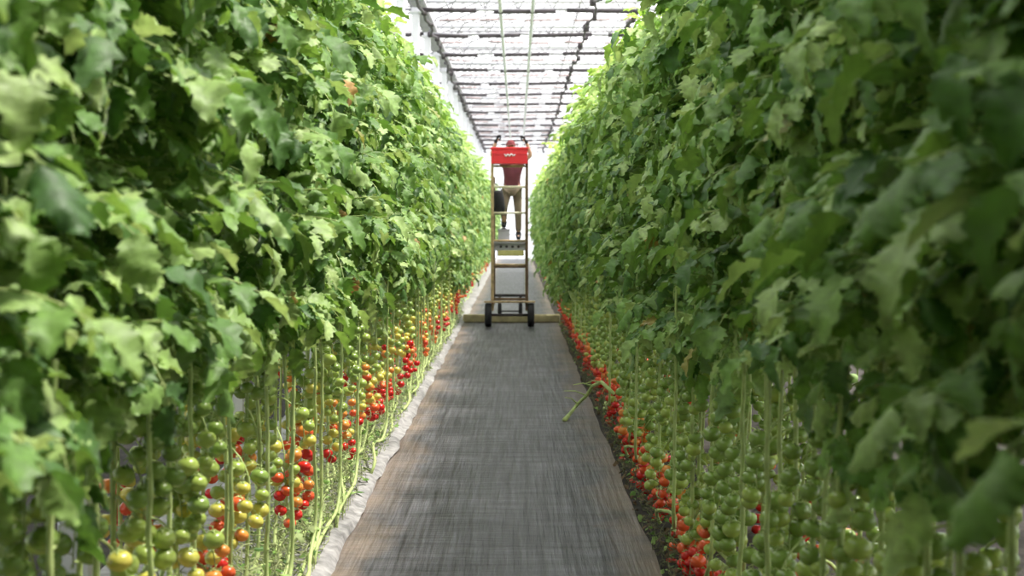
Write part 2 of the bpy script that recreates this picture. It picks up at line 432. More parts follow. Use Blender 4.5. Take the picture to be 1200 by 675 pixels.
def compound_leaf(mb, T, p0, az, L, r, elev=.5, droop=1.7, mi=0, si=1, pairs=3, tubes=True):
    """rachis that arches out and hangs down, with toothed leaflets in pairs and a large end leaflet"""
    h = np.array([math.cos(az), math.sin(az), 0]); n = 8; P = [np.array(p0, float)]
    e = elev; seg = L/n; E = [e]; side_bend = r.uniform(-.6,.6)
    for i in range(n):
        e = elev - droop*((i+1)/n)**1.3
        a2 = az + side_bend*(i/n)
        h = np.array([math.cos(a2), math.sin(a2), 0])
        P.append(P[-1] + seg*(h*math.cos(e) + np.array([0,0,1])*math.sin(e))); E.append(e)
    if tubes: mb.tube(P[::2] if len(T[0][0]) < 60 else P, np.linspace(.0042,.0018, len(P[::2]) if len(T[0][0]) < 60 else len(P)).tolist(), 4, si, cap=False)
    def at(t):
        f = t*n; i = min(n-1, int(f)); w = f-i
        q = P[i]*(1-w) + P[i+1]*w; tg = nrm(P[i+1]-P[i]); return q, tg
    ts = np.linspace(.34, .86, pairs)
    up = np.array([0,0,1.])
    for k, t in enumerate(ts):
        q, tg = at(t); sd = nrm(np.cross(tg, up)); nn = nrm(np.cross(sd, tg))
        for s in (-1, 1):
            d = nrm(sd*s*1.0 + tg*r.uniform(.2,.8) + np.array([0,0,r.uniform(-.6,.35)]))
            ll = L*r.uniform(.17,.27)*(.85+.3*(k/pairs))
            nu = nrm(nn + np.array([r.uniform(-.5,.5), r.uniform(-.5,.5), r.uniform(-.2,.5)]))
            q2 = q + d*ll*.12
            if tubes and len(T[0][0]) > 60: mb.tube([q, q2], .0015, 3, si, cap=False)
            put_leaflet(mb, T, q2, d, nu, ll, r, r.uniform(.85,1.15), mi)
        if r.random() < .8 and len(T[0][0]) >= 35:
            q, tg = at(t-.09); put_leaflet(mb, T, q, nrm(sd*r.choice((-1,1)) + tg*.4), nn, L*.1, r, 1.1, mi)
    q, tg = at(1.0); d = nrm(tg + np.array([r.uniform(-.25,.25), r.uniform(-.25,.25), -.2]))
    sd = nrm(np.cross(tg, up)); nn = nrm(np.cross(sd, tg) + np.array([r.uniform(-.3,.3)]*3))
    put_leaflet(mb, T, q, d, nn, L*r.uniform(.23,.34), r, r.uniform(.95,1.2), mi)

def foliage(mb, T, seed, z0, z1, n, Lr=(.34,.5), lean=(0,0), pairs=3, tubes=True):
    """side +x is the aisle"""
    r = random.Random(seed); az = r.uniform(0, 6.28)
    for i in range(n):
        f = (i + r.random()*.6)/n; z = z0 + (z1-z0)*f
        az += 2.4 + r.uniform(-.5,.5)
        a = az
        if r.random() < .3: a = r.uniform(-1.1, 1.1)          # leaves turn to the light of the aisle
        L = r.uniform(*Lr) * (1 if f < .85 else 1 - (f-.85)*2.6)
        young = f > .88
        compound_leaf(mb, T, (lean[0]*(z-z0), lean[1]*(z-z0), z), a, L, r, elev=r.uniform(.1,.9) + (.5 if young else 0),
                      droop=r.uniform(.7,2.2) * (.7 if young else 1), mi=2 if young else 0, pairs=pairs, tubes=tubes)
FM = [M['leaf'], M['stem'], M['young_leaf']]
FOL_HI = []; FOL_MD = []; FOL_LO = []
for k in range(9):
    mb = MB(); foliage(mb, T_HI, 100+k, 1.25, 3.22, 62, lean=(0, .05), pairs=5); FOL_HI.append(mb.mesh('foliage', FM))
for k in range(7):
    mb = MB(); foliage(mb, T_MD, 200+k, 1.25, 3.22, 62, lean=(0, .05), pairs=5); FOL_MD.append(mb.mesh('foliage', FM))

FOL_LOW = []
for k in range(5):
    mb = MB(); foliage(mb, T_MD, 260+k, .72, 3.22, 62, lean=(0, .05), pairs=3); FOL_LOW.append(mb.mesh('foliage', FM))
# ------------------------------------------------------------------ fruit
def tomato_mb(seed, nu=14, nv=9, calyx=True):
    r = random.Random(seed); mb = MB(); R = .0355 * r.uniform(.94,1.06); ribs = r.choice((0,5,6)); fl = r.uniform(.84,.95)
    V = []; F = []
    for j in range(nv+1):
        th = PI*j/nv
        for i in range(nu):
            ph = 2*PI*i/nu
            rr = R*math.sin(th)*(1 + (.03*math.cos(ribs*ph)*(1 if th < 1.6 else .3) if ribs else 0))
            z = R*fl*math.cos(th) - (.006*math.exp(-(th/.35)**2))
            V.append((rr*math.cos(ph), rr*math.sin(ph), z))
    for j in range(nv):
        for i in range(nu):
            a = j*nu+i; b = j*nu+(i+1) % nu; F.append((a, a+nu, b+nu, b))
    mb.add(V, F, 0)
    if calyx:
        zt = R*fl - .003
        for k in range(5):
            a = 2*PI*k/5 + r.uniform(-.2,.2); c, s = math.cos(a), math.sin(a); w = .0035; l = .024*r.uniform(.8,1.2)
            mb.add([(-s*w, c*w, zt),(s*w,-c*w,zt),(c*l*.55+s*w, s*l*.55-c*w, zt+.004),(c*l*.55-s*w, s*l*.55+c*w, zt+.004),(c*l, s*l, zt-.002)], [(0,1,2,3),(3,2,4)], 1)
        mb.tube([(0,0,zt-.002),(0,0,zt+.016)], .0018, 5, 1)
    return mb
T_SHAPE = [tomato_mb(k) for k in range(3)]
T_FAR = tomato_mb(9, 8, 5, False)
TM = {}
for c in SK:
    TM[c] = [s.mesh('tomato', [SK[c], M['stem']]) for s in T_SHAPE]
CKEYS = ['green','pale','yellow','orange','scarlet','red']

def pick_colour(z, side, r):
    """fruit ripens from the lowest truss upwards"""
    if side < 0: a, b = .34, .82
    else: a, b = .06, .46
    t = (z - a)/(b - a) + r.gauss(0, .24 if side < 0 else .17)       # 0 ripe .. 1 green
    if side < 0:
        return 'red' if t < .1 else 'scarlet' if t < .28 else 'orange' if t < .40 else 'yellow' if t < .74 else 'pale' if t < 1.2 else 'green'
    return 'red' if t < .22 else 'scarlet' if t < .42 else 'orange' if t < .56 else 'pale' if t < .8 else ('green' if r.random() < .7 else 'pale')

def truss_layout(r, n):
    """stalk path and fruit places, local, hanging towards +x"""
    L = .036*n; P = [np.zeros(3)]; e = .1
    for i in range(7):
        e = .25 - 1.9*((i+1)/7)**.6
        P.append(P[-1] + (L+.06)/7*np.array([math.cos(e), .08*math.sin(i), math.sin(e)]))
    spots = []
    for k in range(n):
        t = .32 + .68*k/(n-1); f = t*7; i = min(6, int(f)); q = P[i]*(1-(f-i)) + P[i+1]*(f-i)
        s = 1 if k % 2 else -1
        if k == n-1: s = 0
        spots.append((q, q + np.array([.018 + r.uniform(-.012,.018), s*.040 + r.uniform(-.008,.008), -.034 + r.uniform(-.01,.006)]), r.uniform(.82,1.1)*(1-.015*k)))
    return P, spots
def stalk_mb(P, spots):
    mb = MB(); mb.tube(P, np.linspace(.0042,.0022,len(P)).tolist(), 6, 0)
    for a, b, s in spots: mb.tube([a, a*.5 + b*.5 + np.array([0,0,.03]), b + np.array([0,0,.045*s])], .0018, 4, 0, cap=False)
    return mb
LAY = []
for k in range(8):
    r = random.Random(500+k); P, S = truss_layout(r, r.choice((5,6,6,7,8))); LAY.append((P, S, stalk_mb(P, S).mesh('tomato_truss', [M['stem']])))
def truss_far(key_z, side, seed):
    r = random.Random(seed); P, S, _ = LAY[seed % 8]; mb = MB(); mb.tube(P, .004, 4, 6)
    for a, b, s in S:
        c = CKEYS.index(pick_colour(key_z + b[2], side, r))
        mb.merge(T_FAR, np.array(Matrix.Translation(b) @ Matrix.Scale(s*1.03, 4)), {0: c, 1: 6})
    return mb
FRUITM = [SK[c] for c in CKEYS] + [M['stem']]
ZL = [.60, .77, .93, 1.09, 1.25, 1.43]; ZR = [.24, .38, .53, .68, .83, .99, 1.15]
TF = {}
for side, Z in ((-1, ZL), (1, ZR)):
    for zi, z in enumerate(Z):
        for v in range(5): TF[side, zi, v] = truss_far(z, side, 31*zi + v + (700 if side > 0 else 0)).mesh('tomato_truss', FRUITM)

def stem_path(r, top=3.2):
    """vine that lies along the row, then rises and climbs its string"""
    dy = -1; P = [(r.uniform(-.05,.05), -.95, .0), (r.uniform(-.05,.05), -.9, .09), (r.uniform(-.08,.08), -.5, .13+r.uniform(-.03,.05)), (r.uniform(-.04,.04), -.22, .16), (0.0, -.07, .27)]
    x = 0; y = 0
    for z in np.linspace(.45, top, 10):
        jt = .6 if top > 2 else .3
        P.append((jt*r.uniform(-.018,.018), .05*(z-1.3) + jt*r.uniform(-.012,.012), z))
    return P
STEMS = []
for k in range(12):
    r = random.Random(40+k); mb = MB(); P = stem_path(r, 3.2 if k < 7 else 1.5)
    # smooth by catmull-like resampling
    Q = []
    A = [np.array(p) for p in P]
    for i in range(len(A)-1):
        p0 = A[max(0,i-1)]; p1 = A[i]; p2 = A[i+1]; p3 = A[min(len(A)-1,i+2)]
        for t in (0,.33,.66):
            Q.append(.5*((2*p1)+(-p0+p2)*t+(2*p0-5*p1+4*p2-p3)*t*t+(-p0+3*p1-3*p2+p3)*t**3))
    Q.append(A[-1]); rad = np.linspace(.0100, .0065, len(Q))
    rad = [a*(1+.18*(1 if i % 3 == 0 else 0)) for i, a in enumerate(rad)]
    mb.tube(Q, rad, 8, 0)
    # stubs where the lower leaves were cut
    for z in np.arange(.3, 1.3, .085):
        a = r.uniform(0, 6.28); i = int(np.argmin([abs(q[2]-z) for q in Q[12:]])) + 12; q = Q[i]
        mb.tube([q, q + np.array([math.cos(a)*.018, math.sin(a)*.018, .006])], [.004,.003], 5, 0)
    STEMS.append(mb.mesh('stem', [M['stem']]))

ONES = ['', 'first','second','third','fourth','fifth','sixth','seventh','eighth','ninth','tenth','eleventh','twelfth','thirteenth','fourteenth','fifteenth','sixteenth','seventeenth','eighteenth','nineteenth']
TENS = {20:'twent',30:'thirt',40:'fort',50:'fift',60:'sixt'}
def ordinal(n):
    if n < 20: return ONES[n]
    t = TENS[n//10*10]
    return t + 'ieth' if n % 10 == 0 else t + 'y-' + ONES[n % 10]

count = {'n': 0}
def plant(x, y, side, level, order, line, r):
    """level 0: every tomato is a piece; 1: a truss is one piece; 2: plain copy"""
    t = empty('tomato_plant', (x, y, .0)); 
    flip = PI if side > 0 else 0
    t.rotation_euler.z = flip
    count['n'] += 1
    fo = link('foliage', r.choice(FOL_HI if level == 0 else FOL_MD if y < 21 else FOL_LOW), t)
    jit = r.uniform(-.55,.55)
    fo.rotation_euler.z = jit; s = r.uniform(.97,1.03); fo.scale = (s*r.uniform(.95,1.1), s*r.uniform(.95,1.1), s*(.955 if side < 0 else .94 if y < 6 else 1.01)); fo.location.z = .15 if side < 0 else .18 if y < 6 else -.13; fo.location.x = -.05 if side < 0 else -.12 if y < 16 else -.02
    st = link('stem', r.choice(STEMS[:7]), t); st.scale = (1, 1 if side < 0 else -1, 1) if r.random() < .0 else (1,1,1)
    if line == 'front' and y < 24 and (side < 0 or r.random() < .6):      # a second leader, lowered beside the first
        s2 = link('stem', r.choice(STEMS[7:]), t, (r.uniform(.08,.17), r.uniform(.12,.28), .0)); s2.rotation_euler.x = r.uniform(-.06,.06); s2.scale = (1,1,.97)
    Z = ZL if side < 0 else ZR
    nred = 0
    for zi, z in enumerate(Z):
        if y > 24 and (zi > 2 or r.random() < (.35 if y < 30 else .75)): continue
        zz = z + r.uniform(-.07,.07)
        if line == 'back' and (zi % 2 == 1) and r.random() < .4: continue
        a = r.choice((-1,1))*r.uniform(.25,1.3) if (r.random() < (.6 if side < 0 else .85)) else r.uniform(1.4, 4.9)
        if level == 0:
            P, S, me = r.choice(LAY)
            tr = link('tomato_truss', me, t, (0, .05*(zz-1.3), zz)); tr.rotation_euler.z = a
            for (q, b, sc) in S:
                c = pick_colour(zz + b[2], side, r)
                if c in ('red','scarlet'): nred += 1
                tm = link('tomato', r.choice(TM[c]), tr, b); tm.scale = (sc,)*3
                tm.rotation_euler = (r.uniform(-.35,.35), r.uniform(-.35,.35), r.uniform(0,6))
                tm['label'] = SKN[c]
        else:
            tr = link('tomato_truss', TF[side, zi, r.randrange(5)], t, (0, .05*(zz-1.3), zz)); tr.rotation_euler.z = a
    return t, nred

rowname = {-1: 'sunlit row by the white film', 1: 'shaded row'}
r = random.Random(5)
ORD = {}
for side, x0 in ((-1, -1.17), (1, .98)):
    # front line
    y = .55; k = 0
    while y < 50:
        k += 1
        lvl = 0 if y < 11.5 else 1
        t, nred = plant(x0 + r.uniform(-.04,.04), y + r.uniform(-.05,.05), side, lvl, k, 'front', r)
        if y < 24:
            fr = '' if lvl else (', many red fruit low down' if nred > 14 else ', some red fruit low down' if nred > 4 else ', mostly unripe fruit')
            tag(t, '%s tomato plant along the %s%s' % (ordinal(k), 'sunlit aisle edge' if side < 0 else 'shaded aisle edge', fr), 'tomato plant', 'tomato plants at the edge of the %s' % ('sunlit row' if side < 0 else 'shaded row'))
        else:
            tag(t, 'small distant tomato plant beyond the trolley in the %s' % ('sunlit row' if side < 0 else 'shaded row'), 'tomato plant', 'distant tomato plants of the %s' % ('sunlit row' if side < 0 else 'shaded row'))
        y += .43 if y < 24 else .62
    # second line behind
    y = .8; k = 0
    while y < 22:
        k += 1
        if side < 0 and any(abs(y-b) < .26 for b in ybays): y += .55; k -= 1; continue
        t, nred = plant(x0 + side*.5 + r.uniform(-.04,.04), y, side, 1, k, 'back', r)
        tag(t, '%s tomato plant hidden in the second line behind the %s' % (ordinal(k), 'sunlit row' if side < 0 else 'shaded row'), 'tomato plant', 'tomato plants of the second line behind the %s' % ('sunlit row' if side < 0 else 'shaded row'))
        y += .55
# the many more plants at the far end and across the neighbouring aisles: one mass
lo = []
for k in range(3):
    mb = MB(); foliage(mb, T_LO, 300+k, 1.25, 3.25, 34, Lr=(.4,.55), pairs=2, tubes=False)
    for z in (.35,.6,.85,1.1): mb.merge(T_FAR, np.array(Matrix.Translation((.1,0,z)) @ Matrix.Scale(1.6,4)), {0:0,1:1})
    mb.tube([(0,0,0),(0,0,3.1)], .008, 4, 1); lo.append(mb)
mass = MB()
for side, x0 in ((-1,-1.17),(1,1.05)):
    for y in list(np.arange(-3.2, .3, .45)) + list(np.arange(50.3, 66, .7)): mass.merge(lo[r.randrange(3)], np.array(Matrix.Translation((x0, y, 0)) @ Matrix.Rotation(r.uniform(0,6),4,'Z')))
for x0 in (-3.2, 3.1):
    for y in np.arange(-3.2, 40, .6): mass.merge(lo[r.randrange(3)], np.array(Matrix.Translation((x0, y, 0)) @ Matrix.Rotation(r.uniform(0,6),4,'Z')))
o = mass.build('tomato_plants', FM); tag(o, 'mass of remaining tomato plants at the far end and across the neighbouring aisles', 'tomato plants', kind='stuff')

# ------------------------------------------------------------------ litter along the rows
def litter(name, x0, x1, n, zmax, m, lab, cat, seed, y0=2.5, y1=26):
    r = random.Random(seed); mb = MB()
    for i in range(n):
        y = y0 + (y1-y0)*r.random()**1.5; x = r.uniform(x0, x1); h = r.uniform(.05, zmax)
        k = r.random(); rad = r.uniform(.0012,.003)
        a = r.uniform(0,6.28); l = r.uniform(.05,.2)
        if k < .55:   # thin twisting tendril
            P = [np.array((x, y, r.uniform(.02, h)))]; d = np.array([math.cos(a), math.sin(a), r.uniform(-.3,.9)])
            for j in range(5):
                d = nrm(d + np.array([r.gauss(0,.5), r.gauss(0,.5), r.gauss(0,.4)])); P.append(P[-1] + d*l/4)
                P[-1][2] = max(.012, P[-1][2])
                P[-1][0] = min(P[-1][0], x1) if x1 < 0 else max(P[-1][0], x0)
            mb.tube(P, rad, 4, 0, cap=False)
        else:
            q = np.array((x, y, r.uniform(.015, h)))
            put_leaflet(mb, T_LO, q, np.array([math.cos(a), math.sin(a), r.uniform(-.5,.5)]), np.array([r.uniform(-.6,.6), r.uniform(-.6,.6), 1]), r.uniform(.02,.055), r, 1, 1 if r.random() < .6 else 2)
    o = mb.build(name, m); tag(o, lab, cat, kind='stuff'); return o
M['litter_leaf'] = simple('pale_dry_leaf', (.24,.30,.12), .8, noise=.35, nscale=25)
M['dull_stem'] = simple('dull_cut_stem', (.13,.14,.07), .9, noise=.4, nscale=20)
M['dead_leaf'] = simple('brown_dead_leaf', (.13,.09,.05), .9, noise=.5, nscale=25)
litter('dry_tendrils', -1.36, -1.0, 10500, .5, [M['dry_stem'], M['leaf'], M['litter_leaf']], 'pale tangle of cut stalks and small leaves over the white film', 'dry tendrils', 1)
litter('dead_leaves', .72, 1.05, 4200, .12, [M['dull_stem'], M['dead_leaf'], M['leaf']], 'dark dead leaves and stalks along the shaded row edge', 'dead leaves', 2)
# vine that has fallen out over the fabric
mb = MB(); P = [(.80,11.3,.34),(.72,11.6,.40),(.66,11.9,.33),(.62,12.1,.22),(.55,12.3,.12),(.48,12.2,.05),(.42,12.0,.015)]
mb.tube(P, [.016,.016,.016,.015,.015,.016,.022], 7); 
for q, d in (((.66,11.9,.33),(-.17,0,.01)),((.62,12.1,.22),(-.2,.1,.03)),((.55,12.3,.12),(-.12,-.1,.07)),((.72,11.6,.4),(-.14,.1,-.03))):
    q = np.array(q); d = np.array(d); mb.tube([q, q+d*.5+np.array([0,0,.02]), q+d], [.007,.005,.003], 5)
o = mb.build('fallen_vine', M['stem']); tag(o, 'pale bare vine drooping out of the shaded row onto the fabric', 'fallen vine')

# ------------------------------------------------------------------ the harvest trolley
TY = 23.15; XLR, XRR = -.42, .165; XC = (XLR+XRR)/2
t = empty('harvest_trolley', (XC, TY, 0)); tag(t, 'tall rusty harvest trolley with ladder rungs and black wheels standing in the aisle', 'trolley')
hw = (XRR-XLR)/2; BY = 1.75
def part(name, mb, m, parent=t, lab=None, smooth=True):
    o = mb.build(name, m, parent, smooth)
    if lab: o['label'] = lab
    return o
for sx, mm in ((-1,'tan_paint'), (1,'brown_paint')):
    mb = MB(); mb.box((sx*hw,0,1.58), (.05,.05,2.62), bev=.008); part('upright', mb, M[mm], smooth=False)
    mb = MB(); mb.box((sx*hw,BY,1.45), (.045,.045,2.3), bev=.008); part('upright', mb, M['brown_paint' if sx < 0 else 'cream'], smooth=False)
    mb = MB(); mb.tube([(sx*hw,0,2.45),(sx*hw,BY,2.45)], .016, 8); part('guard_rail', mb, M['cream'])
    mb = MB(); mb.tube([(sx*hw,.02,1.95),(sx*hw,BY,1.95)], .014, 8); part('guard_rail', mb, M['tan_paint'])
    mb = MB(); mb.box((sx*hw,BY/2,.36), (.05,BY,.06)); part('side_beam', mb, M['brown_paint'], smooth=False)
for z, mm, rr in ((2.37,'cream',.020),(1.93,'cream',.018),(1.46,'tan_paint',.018),(1.02,'brown_paint',.022),(.47,'brown_paint',.022),(2.72,'tan_paint',.02)):
    mb = MB(); mb.tube([(-hw,-.0,z),(hw,-.0,z)], rr, 8); part('rung', mb, M[mm])
mb = MB(); mb.tube([(-hw,BY,1.0),(hw,BY,1.0)], .018, 8); part('rung', mb, M['tan_paint'])
mb = MB(); mb.box((0,BY/2,1.425), (2*hw-.03,BY,.03)); mb.box((0,.05,1.36), (2*hw-.04,.02,.13)); pl = part('platform', mb, M['grey_steel'], smooth=False)
for k in range(4):
    m2 = MB(); m2.tube([(-.15+.1*k,.035,1.36),(-.15+.1*k,.045,1.36)], .022, 10); part('bolt_hole', m2, M['dark_steel'], pl)
mb = MB(); mb.box((.02,.06,1.25), (2*hw-.14,.05,.10), bev=.008); part('kick_beam', mb, M['yellow'], smooth=False)
mb = MB(); mb.box((-.0,-.02,.425), (2*hw+.28,.16,.03), bev=.006); part('step_board', mb, M['tan_paint'], smooth=False)
def wheel(x, y, R, w, parent, mt='rubber'):
    mb = MB(); prof = [(R*.55,-w*.35),(R*.8,-w*.5),(R*.95,-w*.46),(R,-w*.25),(R,w*.25),(R*.95,w*.46),(R*.8,w*.5),(R*.55,w*.35),(R*.55,-w*.35)]
    mb.lathe(prof, (x,y,R), 28, 0, 'x'); o = part('wheel', mb, M[mt], parent)
    m2 = MB(); m2.lathe([(0.001,-w*.3),(R*.2,-w*.34),(R*.22,-w*.2),(R*.56,-w*.15),(R*.56,w*.15),(R*.22,w*.2),(R*.2,w*.34),(.001,w*.3)], (x,y,R), 20, 0, 'x'); part('hub', m2, M['grey_steel'], o)
for sx in (-1,1):
    wheel(sx*(hw+.07), 0, .20, .115, t)
    wheel(sx*.19, BY, .15, .07, t)
    mb = MB(); mb.box((sx*.19,BY,.33), (.05,.05,.26)); part('caster_fork', mb, M['dark_steel'], smooth=False)
mb = MB(); mb.tube([(-hw-.1,0,.2),(hw+.1,0,.2)], .022, 8); part('axle', mb, M['dark_steel'])
mb = MB(); mb.tube([(-.19,BY,.15),(.19,BY,.15)], .014, 8); mb.box((0,BY,.44),(2*hw,.06,.05)); part('axle', mb, M['dark_steel'])

# crate hooked on the top of the front uprights
def crate(loc, lab, full):
    w, d, h, th = .63, .36, .27, .014
    c = empty('crate', loc); tag(c, lab, 'crate')
    mb = MB(); mb.box((0,0,th/2),(w-.04,d-.04,th))
    for s in (-1,1):
        mb.box((0,s*(d/2-.02),h/2),(w-.03,th,h)); mb.box((s*(w/2-.02),0,h/2),(th,d-.04,h))
        for k in range(7): mb.box((-w/2+.06+k*(w-.12)/6, s*(d/2-.008), h*.45),(.014,.016,h*.85))
    mb.box((0,-d/2+.003,h*.62),(w-.03,.012,.02))
    part('body', mb, M['red_plastic'], c, smooth=False)
    m2 = MB()
    for s in (-1,1): m2.box((0,s*(d/2-.008),h-.012),(w,.03,.034),bev=.006); m2.box((s*(w/2-.008),0,h-.012),(.03,d,.034),bev=.006)
    part('rim', m2, M['red_plastic'], c, smooth=False)
    m3 = MB(); yy = -d/2-.007
    pts = [(-.085,.16),(-.06,.115),(-.03,.16),(.0,.12),(.03,.165),(.06,.125),(.095,.15)]
    for (a, b) in zip(pts, pts[1:]): m3.tube([(a[0],yy,a[1]),(b[0],yy,b[1])], .009, 5)
    part('emblem', m3, M['white_plastic'], c, 'small white wavy emblem')
    return c
crate((XC, TY-.03, 2.755), 'red plastic crate with a white emblem hooked at the top of the trolley', True)
# black bag hanging from the guard rail
g = empty('bag', (-.33, TY+.42, 1.98)); tag(g, 'black cloth bag hanging inside the trolley frame beside the worker', 'bag')
mb = MB(); prof = []
V = []; F = []
for j, (z, sx, sy) in enumerate(((-.08,.05,.04),(-.06,.10,.08),(.05,.115,.10),(.2,.105,.09),(.30,.09,.07),(.34,.08,.05),(.34,.06,.035),(.2,.07,.05))):
    for k in range(14):
        a = 2*PI*k/14; f = 1+.08*math.sin(3*a+j); V.append((sx*f*math.cos(a), sy*f*math.sin(a), z))
for j in range(7):
    for k in range(14): F.append((j*14+k, j*14+(k+1) % 14, j*14+14+(k+1) % 14, j*14+14+k))
F.append(tuple(range(13,-1,-1))); mb.add(V, F); part('pouch', mb, M['black_cloth'], g)
mb = MB(); mb.tube([(-.07,0,.33),(-.08,.02,.42),(-.09,.0,.48),(-.02,.0,.44),(.07,0,.33)], .008, 6); part('strap', mb, M['black_cloth'], g)
# timber beam across the aisle behind the front wheels
mb = MB(); mb.box((-.1, 24.1, .075), (1.72,.16,.14), bev=.02); o = mb.build('timber_beam', M['wood'], smooth=False); tag(o, 'low weathered timber beam lying across the aisle under the trolley', 'timber beam')
# the wheels of the trolley straddle it

# ------------------------------------------------------------------ the worker
def skinned(name, joints, edges, m, parent, sub=2, lab=None):
    """joints: name -> (pos, rx, ry); surface grown around the bones"""
    me = bpy.data.meshes.new(name); ks = list(joints)
    me.from_pydata([joints[k][0] for k in ks], [(ks.index(a), ks.index(b)) for a, b in edges], [])
    o = link(name, me, parent); me.materials.append(m)
    bpy.context.view_layer.objects.active = o
    sk = o.modifiers.new('skin', 'SKIN'); sk.use_smooth_shade = True
    if not me.skin_vertices: 
        with bpy.context.temp_override(object=o, active_object=o): bpy.ops.mesh.customdata_skin_add()
    for i, k in enumerate(ks):
        v = me.skin_vertices[0].data[i]; rr = joints[k][1]
        v.radius = rr if isinstance(rr, tuple) else (rr, rr); v.use_root = (i == 0)
    ss = o.modifiers.new('sub', 'SUBSURF'); ss.levels = sub; ss.render_levels = sub
    if lab: o['label'] = lab
    return o
px, py, pz = -.09, TY+.85, 1.44
w = empty('person', (px, py, pz)); tag(w, 'worker in maroon shirt, beige trousers and dark red cap standing on the trolley, arms raised', 'person')
J = {
 'pel': ((0,0,.95), (.15,.10)), 'waist': ((0,-.01,1.08), (.13,.09)), 'chest': ((0,-.01,1.28), (.16,.105)), 'neckb': ((0,.0,1.44), (.075,.07)), 'neck': ((-.01,-.01,1.50), .052),
 'h1': ((-.02,-.02,1.57), (.066,.075)), 'h2': ((-.02,-.025,1.65), (.074,.092)), 'h3': ((-.02,-.02,1.72), (.06,.078)),
}
E = [('pel','waist'),('waist','chest'),('chest','neckb'),('neckb','neck'),('neck','h1'),('h1','h2'),('h2','h3')]
arm = {-1: [(-.19,-.01,1.41),(-.36,-.10,1.50),(-.28,-.18,1.73),(-.24,-.19,1.80)], 1: [(.17,-.01,1.41),(.33,-.10,1.50),(.25,-.18,1.72),(.20,-.19,1.79)]}
for s, q in arm.items():
    n = 'L' if s < 0 else 'R'
    J['sh'+n] = (q[0], .058); J['el'+n] = (q[1], .042); J['wr'+n] = (q[2], .028); J['pa'+n] = (q[3], (.040,.018))
    E += [('chest','sh'+n),('sh'+n,'el'+n),('el'+n,'wr'+n),('wr'+n,'pa'+n)]
leg = {-1: [(-.09,.0,.88),(-.14,-.16,.58),(-.14,-.02,.31),(-.14,-.0,.285)], 1: [(.09,.0,.88),(.11,-.03,.48),(.115,.0,.10),(.115,.0,.08)]}
for s, q in leg.items():
    n = 'L' if s < 0 else 'R'
    J['hip'+n] = (q[0], .088); J['kn'+n] = (q[1], .058); J['an'+n] = (q[2], .040)
    J['toe'+n] = ((q[3][0], q[3][1]-.15, q[3][2]-.035), (.04,.03))
    E += [('pel','hip'+n),('hip'+n,'kn'+n),('kn'+n,'an'+n),('an'+n,'toe'+n)]
body = skinned('body', J, E, M['skin'], w)
# features of the face, ears: small meshes of the head
f = MB()
f.add([(-.02,-.135,1.625),(-.034,-.112,1.60),(-.006,-.112,1.60),(-.02,-.112,1.665)], [(0,1,2),(0,3,1),(0,2,3)]); part('nose', f, M['skin'], w)
for s in (-1,1):
    f = MB(); f.lathe([(.001,-.008),(.022,-.006),(.027,.0),(.02,.008),(.001,.006)], (-.02+s*.077,-.01,1.63), 12, 0, 'x'); part('ear', f, M['skin'], w)
    f = MB(); f.lathe([(.001,-.006),(.008,-.004),(.011,.0),(.008,.004),(.001,.006)], (-.02+s*.03,-.106,1.655), 10, 0, 'y'); part('eye', f, M['hair'], w)
f = MB(); f.tube([(-.045,-.104,1.575),(-.02,-.112,1.572),(.005,-.104,1.575)], .005, 6); part('mouth', f, M['cap'], w)
sh = {'hem': ((0,0,.90), (.172,.125)), 'pel': ((0,0,.98), (.165,.118)), 'waist': ((0,-.01,1.1), (.15,.11)), 'chest': ((0,-.01,1.28), (.175,.12)), 'neckb': ((0,0,1.43), (.08,.075))}
SE = [('hem','pel'),('pel','waist'),('waist','chest'),('chest','neckb')]
for s, q in arm.items():
    n = 'L' if s < 0 else 'R'; sh['sh'+n] = (q[0], .072)
    a, b = np.array(q[0]), np.array(q[1]); sh['sl'+n] = (tuple(a*.25 + b*.75), .058); SE += [('chest','sh'+n),('sh'+n,'sl'+n)]
skinned('shirt', sh, SE, M['maroon'], w)
tr = {'pel': ((0,0,.96), (.158,.115))}; TE = []
for s, q in leg.items():
    n = 'L' if s < 0 else 'R'; tr['hip'+n] = (q[0], .098); tr['kn'+n] = (q[1], .068); tr['an'+n] = (tuple(np.array(q[2])+np.array([0,0,.05])), .056)
    TE += [('pel','hip'+n),('hip'+n,'kn'+n),('kn'+n,'an'+n)]
skinned('trousers', tr, TE, M['beige'], w)
for s, q in leg.items():
    a = np.array(q[2]); b = {'a': (tuple(a+np.array([0,.0,.10])), .052), 'b': (tuple(a), (.052,.055)), 'c': (tuple(a+np.array([0,-.09,-.035])), (.048,.038)), 'd': (tuple(a+np.array([0,-.18,-.048])), (.042,.028))}
    skinned('boot', b, [('a','b'),('b','c'),('c','d')], M['black_cloth'], w)
    f = MB(); f.box((a[0], a[1]-.07, a[2]-.088 if s > 0 else a[2]-.085), (.095,.29,.022), bev=.01); part('sole', f, M['rubber'], w, smooth=False)
# raised foot stands on a small box
mb = MB(); mb.box((0,0,.1), (.2,.34,.2), bev=.01); mb.box((0,0,.205),(.22,.36,.02)); fb = mb.build('step_box', M['grey_steel'], smooth=False, loc=(px-.14, py-.07, 1.44)); tag(fb, 'small grey box on the trolley platform under the worker\'s raised foot', 'box')
